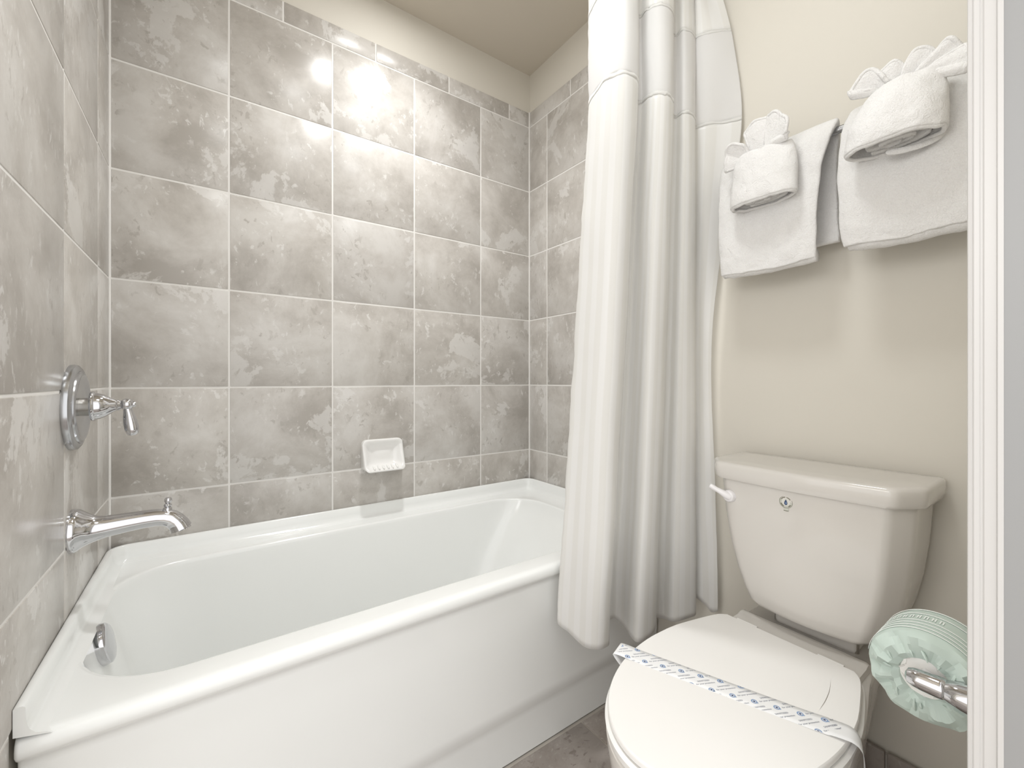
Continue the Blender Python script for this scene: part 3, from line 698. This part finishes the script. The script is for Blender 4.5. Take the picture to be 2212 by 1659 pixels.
# ------------------------------------------------------------------ towel bar, towels and washcloths
bar = thing('towel_bar', 'chrome towel bar behind the folded towels above the toilet tank', 'towel bar', (1.44, -1.27, .592))
bm = bmesh.new(); add_tube(bm, [(1.437, -1.03, .588), (1.437, -1.535, .588)], .0085, 18); obj('bar', bm, 'brushed', bar)
for y in (-1.045, -1.525):
    bm = bmesh.new(); add_lathe(bm, [(-.001, .026), (.006, .026), (.012, .018), (.022, .012), (.060, .011), (.083, .014), (.094, .012), (.096, 0)], (L+T, y, .588), (-1, 0, 0), 24); obj('bar_post', bm, 'brushed', bar)
def towel(name, label, prof, yl, yr, amp, tk, seedv, rows=70, cols=46):
    """prof: (x, z) path from the front hem up over the bar and down the back; yl/yr: side edges along it (0..1)"""
    root = thing(name, label, 'towel', (1.437, (yl[0][1]+yr[0][1])/2, .588), 'folded towels on the bar')
    P = spline(prof, rows+1); bm = bmesh.new(); G = []
    for i, (x, z) in enumerate(P):
        f = i/rows; a = interp(yl, f); b = interp(yr, f); front = f < .52
        row = []
        for k in range(cols+1):
            t = k/cols; y = a+(b-a)*t
            nz = fbm(y, z, seedv, 7)*amp+fbm(y, z, seedv+5, 26)*amp*.35
            sag = -.006*math.sin(PI*t)*max(0, 1-f/.25) if front else 0
            edge = .007*(1-min(1, min(t, 1-t)/.10))**2*(1 if front else 0)   # soft rolled sides
            row.append((x-(abs(nz) if front else -.3*abs(nz))+edge, y+.003*fbm(y, z, seedv+9, 15), z+sag+.004*fbm(y, 0, seedv, 12)*(1-f)))
        G.append(row)
    add_grid(bm, G); o = obj('cloth', bm, 'terry', root, angle=180); thick(o, tk, 0, 1)
    return root
tl = towel('hand_towel', 'narrower white terry towel folded over the bar, nearest the curtain',
      [(1.4035, .290), (1.400, .33), (1.398, .42), (1.402, .52), (1.414, .582), (1.437, .6085), (1.458, .588), (1.464, .54), (1.467, .43), (1.4685, .333)],
      [(0, -1.0215), (.2, -1.0165), (.45, -1.016), (.56, -1.03), (.7, -1.045), (1, -1.045)], [(0, -1.2480), (.2, -1.2505), (.30, -1.258), (.40, -1.272), (.50, -1.2835), (.56, -1.2830), (.64, -1.279), (.8, -1.272), (1, -1.276)], .010, .0185, 1.3)
tr = towel('bath_towel', 'wider white terry towel folded over the bar, nearest the door casing',
      [(1.392, .300), (1.386, .34), (1.384, .44), (1.391, .53), (1.408, .580), (1.437, .6095), (1.458, .588), (1.464, .54), (1.467, .43), (1.4685, .318)],
      [(0, -1.3095), (.12, -1.3035), (.3, -1.3035), (.45, -1.307), (.53, -1.313), (.6, -1.318), (1, -1.325)], [(0, -1.524), (1, -1.522)], .011, .024, 4.7)
# hem folds: the second layer of each folded towel showing along the bottom edge
def hem_roll(parent, y0, y1, x, z, r):
    bm = bmesh.new(); n = 24
    add_tube(bm, [(x+.002*fbm(i, 1, 1, .3), y0+(y1-y0)*i/n, z-.005*math.sin(PI*i/n)+.002*fbm(i, 2, y0, .4)) for i in range(n+1)], [r*(.55+.45*math.sin(PI*min(1, max(0, .12+.76*i/n)))**.35) for i in range(n+1)], 14)
    for v in bm.verts: v.co.z += .003*fbm(v.co.y, v.co.x, 2, 18)
    obj('bottom_fold', bm, 'terry', parent, angle=180)
hem_roll(tl, -1.0235, -1.2475, 1.412, .300, .017)
hem_roll(tr, -1.3110, -1.5210, 1.402, .307, .020)

def sheet(parent, name, G, t=.007, sub=2, mat='terry'):
    bm = bmesh.new(); add_grid(bm, G); o = obj(name, bm, mat, parent, angle=180); thick(o, t, 0, sub); return o
def petal(parent, base, tip, bow, t=.007, curl=0.0, name='fan_fold'):
    """base, tip: polylines of (x, y, z); a fold of cloth running from base to tip, bulging by bow along -x"""
    n = 7; m = 6; Bp = spline(base, n); Tp = spline(tip, n); G = []
    for i in range(m+1):
        f = i/m; G.append([(b[0]+(a[0]-b[0])*f-bow*math.sin(PI*f*.6)*(1-.5*abs(2*k/(n-1)-1))-curl*f*f, b[1]+(a[1]-b[1])*f, b[2]+(a[2]-b[2])*f) for k, (b, a) in enumerate(zip(Bp, Tp))])
    bm_ = bmesh.new(); add_grid(bm_, G); o = obj(name, bm_, 'terry', parent, angle=180); thick(o, t, 0, 2)
    h = bmesh.new(); edge = [G[i][0] for i in range(1, m)]+G[m]+[G[i][-1] for i in range(m-1, 0, -1)]
    E_ = spline(edge, 40); add_tube(h, [(x+.0012*fbm(x, y, z, 60), y, z+.0012*fbm(y, z, x, 60)) for x, y, z in E_], [.0042*min(1, .4+k/6, .4+(39-k)/6) for k in range(40)], 8); obj('hem', h, 'terry', o, angle=180)
    return o
def roll_body(root, secs, n=48, seed_=1.0):
    """hollow flattened cone: secs = (z, y centre, half width, depth, x centre, slant)"""
    bm = bmesh.new(); S = spline(secs, 18); rings = []
    for z, yc, a, b, xc, sl in S:
        rings.append([(xc+b*math.sin(t)*(1+.0), yc+a*math.cos(t)*abs(math.cos(t))**(-.12) if abs(math.cos(t)) > .02 else yc, z+sl*math.cos(t)+.004*fbm(math.cos(t), math.sin(t), z*20+seed_, 1.6)) for t in [2*PI*k/n for k in range(n)]])
    rings = [[(x+.0035*fbm(y, z, seed_, 34)+.004*fbm(y*1.2+z*.8, z*.5-y*.3, seed_+2, 14), y+.002*fbm(z, x, seed_, 30), z+.0022*fbm(y, x, seed_+4, 25)) for x, y, z in r_] for r_ in rings]
    add_loft(bm, rings, False, False)
    o = obj('rolled_body', bm, 'terry', root, angle=180); thick(o, .0065, 1, 1)
    for r_, rad_ in ((rings[0], .0042), (rings[-1], .0046)):
        h = bmesh.new(); add_tube(h, r_+[r_[0]], rad_, 8, False); obj('hem', h, 'terry', o, angle=180)
    return o
def spiral(root, z, yc, a, b, xc, h, turns=2.6, seed_=0):
    G0, G1 = [], []; n = 110
    for k in range(n):
        f = k/(n-1); t = .25*PI+2*PI*turns*f; q = .93-.80*f
        x = xc+b*q*math.sin(t); y = yc+a*q*math.cos(t)
        G0.append((x, y, z+.003*math.sin(5*f))); G1.append((x, y, z+h))
    return sheet(root, 'inner_roll', [G0, G1], .0068, 1)
# left washcloth
wl = thing('rolled_washcloth', 'smaller rolled white washcloth with fan-folded top on the towel nearest the curtain', 'washcloth', (1.36, -1.148, .449), 'fan-folded washcloths')
roll_body(wl, [(.447, -1.1475, .0725, .0290, 1.358, 0), (.47, -1.148, .0718, .0300, 1.358, 0), (.51, -1.149, .0700, .0290, 1.360, .001), (.545, -1.149, .0665, .0255, 1.363, .002), (.566, -1.149, .0610, .0205, 1.367, .003), (.575, -1.150, .0560, .0165, 1.369, .003)], seed_=1.0)
spiral(wl, .4450, -1.151, .0655, .0230, 1.358, .05)
XF = 1.362
petal(wl, [(XF, -1.150, .573), (XF+.004, -1.135, .575), (XF+.006, -1.118, .574)], [(XF+.004, -1.163, .648), (XF+.008, -1.130, .655), (XF+.010, -1.103, .637)], .010, curl=.004)
petal(wl, [(XF-.004, -1.152, .574), (XF, -1.165, .574)], [(XF+.002, -1.163, .650), (XF-.002, -1.183, .651), (XF-.001, -1.198, .630)], .006, curl=.006)
petal(wl, [(XF-.006, -1.153, .574), (XF-.001, -1.175, .572)], [(XF-.002, -1.198, .632), (XF-.008, -1.213, .612), (XF-.010, -1.2085, .584)], .008, curl=.010)
petal(wl, [(XF-.006, -1.1500, .582), (XF-.004, -1.150, .573)], [(XF-.012, -1.210, .585), (XF-.010, -1.207, .573)], .010, .008, name='fan_lip')
petal(wl, [(XF+.004, -1.118, .572), (XF+.006, -1.104, .566)], [(XF-.008, -1.108, .600), (XF-.014, -1.084, .612), (XF-.010, -1.066, .604), (XF-.002, -1.064, .585)], .006, curl=.006)
petal(wl, [(XF, -1.100, .572), (XF+.004, -1.088, .562)], [(XF-.012, -1.068, .600), (XF-.010, -1.060, .575), (XF-.004, -1.0575, .556)], .002, curl=.002)
# right washcloth (larger)
wr_ = thing('rolled_washcloth', 'larger rolled white washcloth with fan-folded top on the towel nearest the door casing', 'washcloth', (1.335, -1.404, .47), 'fan-folded washcloths')
roll_body(wr_, [(.466, -1.4045, .0725, .0380, 1.330, .001), (.49, -1.405, .0715, .0395, 1.330, .0), (.525, -1.4085, .0680, .0375, 1.333, -.001), (.555, -1.4120, .0600, .0320, 1.338, -.002), (.574, -1.4150, .0520, .0260, 1.343, -.003), (.583, -1.4170, .0470, .0220, 1.346, -.003)], seed_=6.0)
spiral(wr_, .4630, -1.405, .066, .0310, 1.331, .06, 2.4)
bm = bmesh.new(); add_grid(bm, [[(1.298, -1.389, .452), (1.298, -1.389, .436)], [(1.306, -1.42, .445), (1.306, -1.42, .432)], [(1.318, -1.452, .448), (1.318, -1.452, .436)], [(1.335, -1.471, .462), (1.335, -1.471, .450)], [(1.345, -1.473, .48), (1.345, -1.473, .468)]])
for v in bm.verts: v.co.x += .036; v.co.z += .012
o = obj('loose_corner', bm, 'terry', wr_, angle=180); thick(o, .006, 0, 2)
# flat woven border band round the neck
bm = bmesh.new(); G = []
for k in range(25):
    t = PI+PI*(k/24)*1.0; row = []
    for z, a, b, xc, yc in ((.548, .0640, .0357, 1.3375, -1.4115), (.556, .0625, .0350, 1.3385, -1.4122), (.564, .0600, .0330, 1.340, -1.4130)): row.append((xc+b*math.sin(t), yc+a*math.cos(t), z-.002*math.cos(t)))
    G.append(row)
add_grid(bm, G); o = obj('woven_border', bm, 'terry', wr_, angle=180); thick(o, .003, 0, 1)
XR = 1.340
petal(wr_, [(XR, -1.400, .586), (XR+.006, -1.385, .584), (XR+.010, -1.378, .582)], [(XR-.002, -1.389, .608), (XR+.004, -1.372, .634), (XR+.004, -1.354, .632), (XR+.000, -1.334, .604)], .006, curl=.004)
petal(wr_, [(XR-.004, -1.392, .584), (XR, -1.378, .582)], [(XR-.010, -1.335, .604), (XR-.006, -1.339, .592)], .006, .007, name='fan_lip')
petal(wr_, [(XR-.002, -1.405, .588), (XR+.006, -1.416, .588)], [(XR+.004, -1.384, .620), (XR+.006, -1.404, .631), (XR+.008, -1.416, .618)], .008, curl=.004)
petal(wr_, [(XR-.004, -1.414, .588), (XR+.004, -1.430, .586)], [(XR+.004, -1.424, .618), (XR+.006, -1.436, .634), (XR+.010, -1.452, .630), (XR+.012, -1.466, .612)], .006, curl=.004)
petal(wr_, [(XR-.006, -1.428, .584), (XR, -1.440, .584)], [(XR-.002, -1.467, .610), (XR-.006, -1.482, .620), (XR-.004, -1.492, .610), (XR, -1.500, .594)], .007, curl=.004)
petal(wr_, [(XR-.006, -1.434, .584), (XR, -1.446, .580)], [(XR-.006, -1.504, .595), (XR-.008, -1.510, .580), (XR-.008, -1.508, .562)], .006, curl=.006)
petal(wr_, [(XR-.006, -1.438, .582), (XR-.002, -1.440, .574)], [(XR-.014, -1.506, .561), (XR-.010, -1.504, .549)], .006, .008, name='fan_lip')

# ------------------------------------------------------------------ toilet paper in its green wrapper
RC = Vector((1.045, -1.5025, -.4175)); RR = .0630; RL = .104
holder = thing('toilet_paper_holder', 'chrome two-post toilet paper holder on the front wall', 'toilet paper holder', (1.09, YS, -.405))
hz = -.411
for x, s in ((1.028, -1), (1.168, 1)):
    bm = bmesh.new(); add_lathe(bm, [(-.002, .030), (.004, .030), (.010, .0275), (.016, .0225), (.024, .0200), (.034, .0185), (.046, .0165), (.054, .0145), (.058, .0128), (.060, .0138), (.064, .0140), (.072, .0136), (.082, .0132), (.090, .0122), (.096, .0095), (.0985, .0050), (.099, 0)], (x, YS, hz), (0, 1, 0), 32)
    p = obj('post', bm, 'chrome', holder)
bm = bmesh.new(); add_tube(bm, [(1.030, RC.y-.003, hz), (1.166, RC.y-.003, hz)], .0075, 16); obj('roller', bm, 'white_plastic', holder)
roll = thing('toilet_paper_roll', 'toilet paper roll wrapped in pale green striped paper on the chrome holder', 'toilet paper', (RC.x, RC.y, RC.z))
def rp(a, r_, x): return (RC.x+x, RC.y+r_*math.cos(a), RC.z+r_*math.sin(a))
bm = bmesh.new(); rings = []; n = 72
# wrapper: pleats gathered into the core at the visible end, smooth round the side
PR = [(.026, .022, .0), (.010, .0235, .25), (.000, .027, .55), (-.004, .034, 1), (-.0035, .046, 1), (-.001, .0555, .8), (.004, .0610, .45), (.010, RR, .15), (.03, RR+.0004, .05), (.06, RR+.0003, .03), (.09, RR, .08), (.100, .0610, .4), (.104, .052, .8), (.106, .035, 1), (.100, .024, .3)]
for x, r_, q in PR:
    ring = []
    for k in range(n):
        a = 2*PI*k/n; pl = math.sin(a*9+2.2*math.sin(a*2)+r_*120)*.5+noise.noise(Vector((math.cos(a)*2.4, math.sin(a)*2.4, r_*60)))*1.6+noise.noise(Vector((math.cos(a)*6, math.sin(a)*6, r_*140)))*.8
        ring.append(rp(a, r_+q*.0016*pl, x-q*.0056*pl))
    rings.append(ring)
add_loft(bm, rings, False, False); obj('wrapper', bm, 'wrap', roll, angle=22)
bm = bmesh.new(); add_tube(bm, [rp(0, 0, .004), rp(0, 0, .100)], .050, 36); obj('paper_coil', bm, 'tissue', roll)
# tucked tissue at the core
bm = bmesh.new(); rings = []
for x, r_ in ((.012, .0265), (.004, .0245), (.008, .021), (.022, .0185), (.05, .018)):
    rings.append([rp(2*PI*k/40, r_+.0028*math.sin(7*2*PI*k/40+x*300), x+.007*noise.noise(Vector((k*.45, x*90, 1)))) for k in range(40)])
add_loft(bm, rings, False, False); obj('tucked_tissue', bm, 'tissue', roll, angle=25)
bm = bmesh.new(); add_tube(bm, [rp(0, 0, .0105), rp(0, 0, .012)], .0185, 24); obj('core_hole_shade', bm, 'dark', roll)  # dark disc painted as the shade down the core
for x, a0, a1 in ((.0115, .10, 2.8), (.022, .05, 2.6), (.033, .0, 2.5), (.044, -.1, 2.5), (.072, -.2, 2.6), (.090, -.2, 2.6)):
    bm = bmesh.new(); add_grid(bm, [[rp(a0+(a1-a0)*k/40, RR+.0011, x+d) for d in (-.0013, .0013)] for k in range(41)]); o = obj('white_stripe', bm, 'wrapline', roll, angle=180); thick(o, .0004, 0)
# white printed lettering round the side (blurred in the photograph, drawn as short strokes)
bm = bmesh.new()
for k in range(9):
    a = 1.75-.13*k
    for da, db, xa, xb in ((0, .022, .052, .064), (.05, .072, .052, .064), (.0, .07, .0575 if k % 2 else .062, .0595 if k % 2 else .064)):
        bm.faces.new([bm.verts.new(rp(a-u, RR+.0012, x)) for u, x in ((da, xa), (db, xa), (db, xb), (da, xb))])
obj('printed_lettering', bm, 'wrapline', roll, smooth=False)
# creases catching the light on the gathered end
for k in range(11):
    a = 2*PI*k/11+random.uniform(-.2, .2); b_ = a+random.uniform(-.35, .35); r0, r1 = random.uniform(.028, .036), random.uniform(.042, .054)
    bm = bmesh.new(); pts = [rp(a+(b_-a)*f, r0+(r1-r0)*f, -.0062+.009*f*f*f) for f in (0, .25, .5, .75, 1)]
    add_tube(bm, pts, [.0006, .0016, .0020, .0016, .0006], 6); obj('pleat', bm, 'wrap', roll)

# ------------------------------------------------------------------ ceiling fixtures that light the room
for nm, (x, y), R, lab in (('recessed_light', SHOWER_LIGHT, .085, 'round recessed ceiling light above the bathtub'), ('ceiling_light', ROOM_LIGHT, .13, 'round flush ceiling light above the toilet')):
    f = thing(nm, lab, 'ceiling light', (x, y, ZC))
    bm = bmesh.new(); rr_ = [(0, R), (.006, R), (.010, R*.93), (.010, R*.80), (.004, R*.78)]
    add_lathe(bm, rr_, (x, y, ZC+.001), (0, 0, -1), 40); obj('trim_ring', bm, 'white_plastic', f)
    bm = bmesh.new(); add_lathe(bm, [(.003, R*.79), (.0075, R*.79), (.0085, R*.5), (.0088, 0)], (x, y, ZC+.001), (0, 0, -1), 40); obj('lens', bm, 'lens', f)
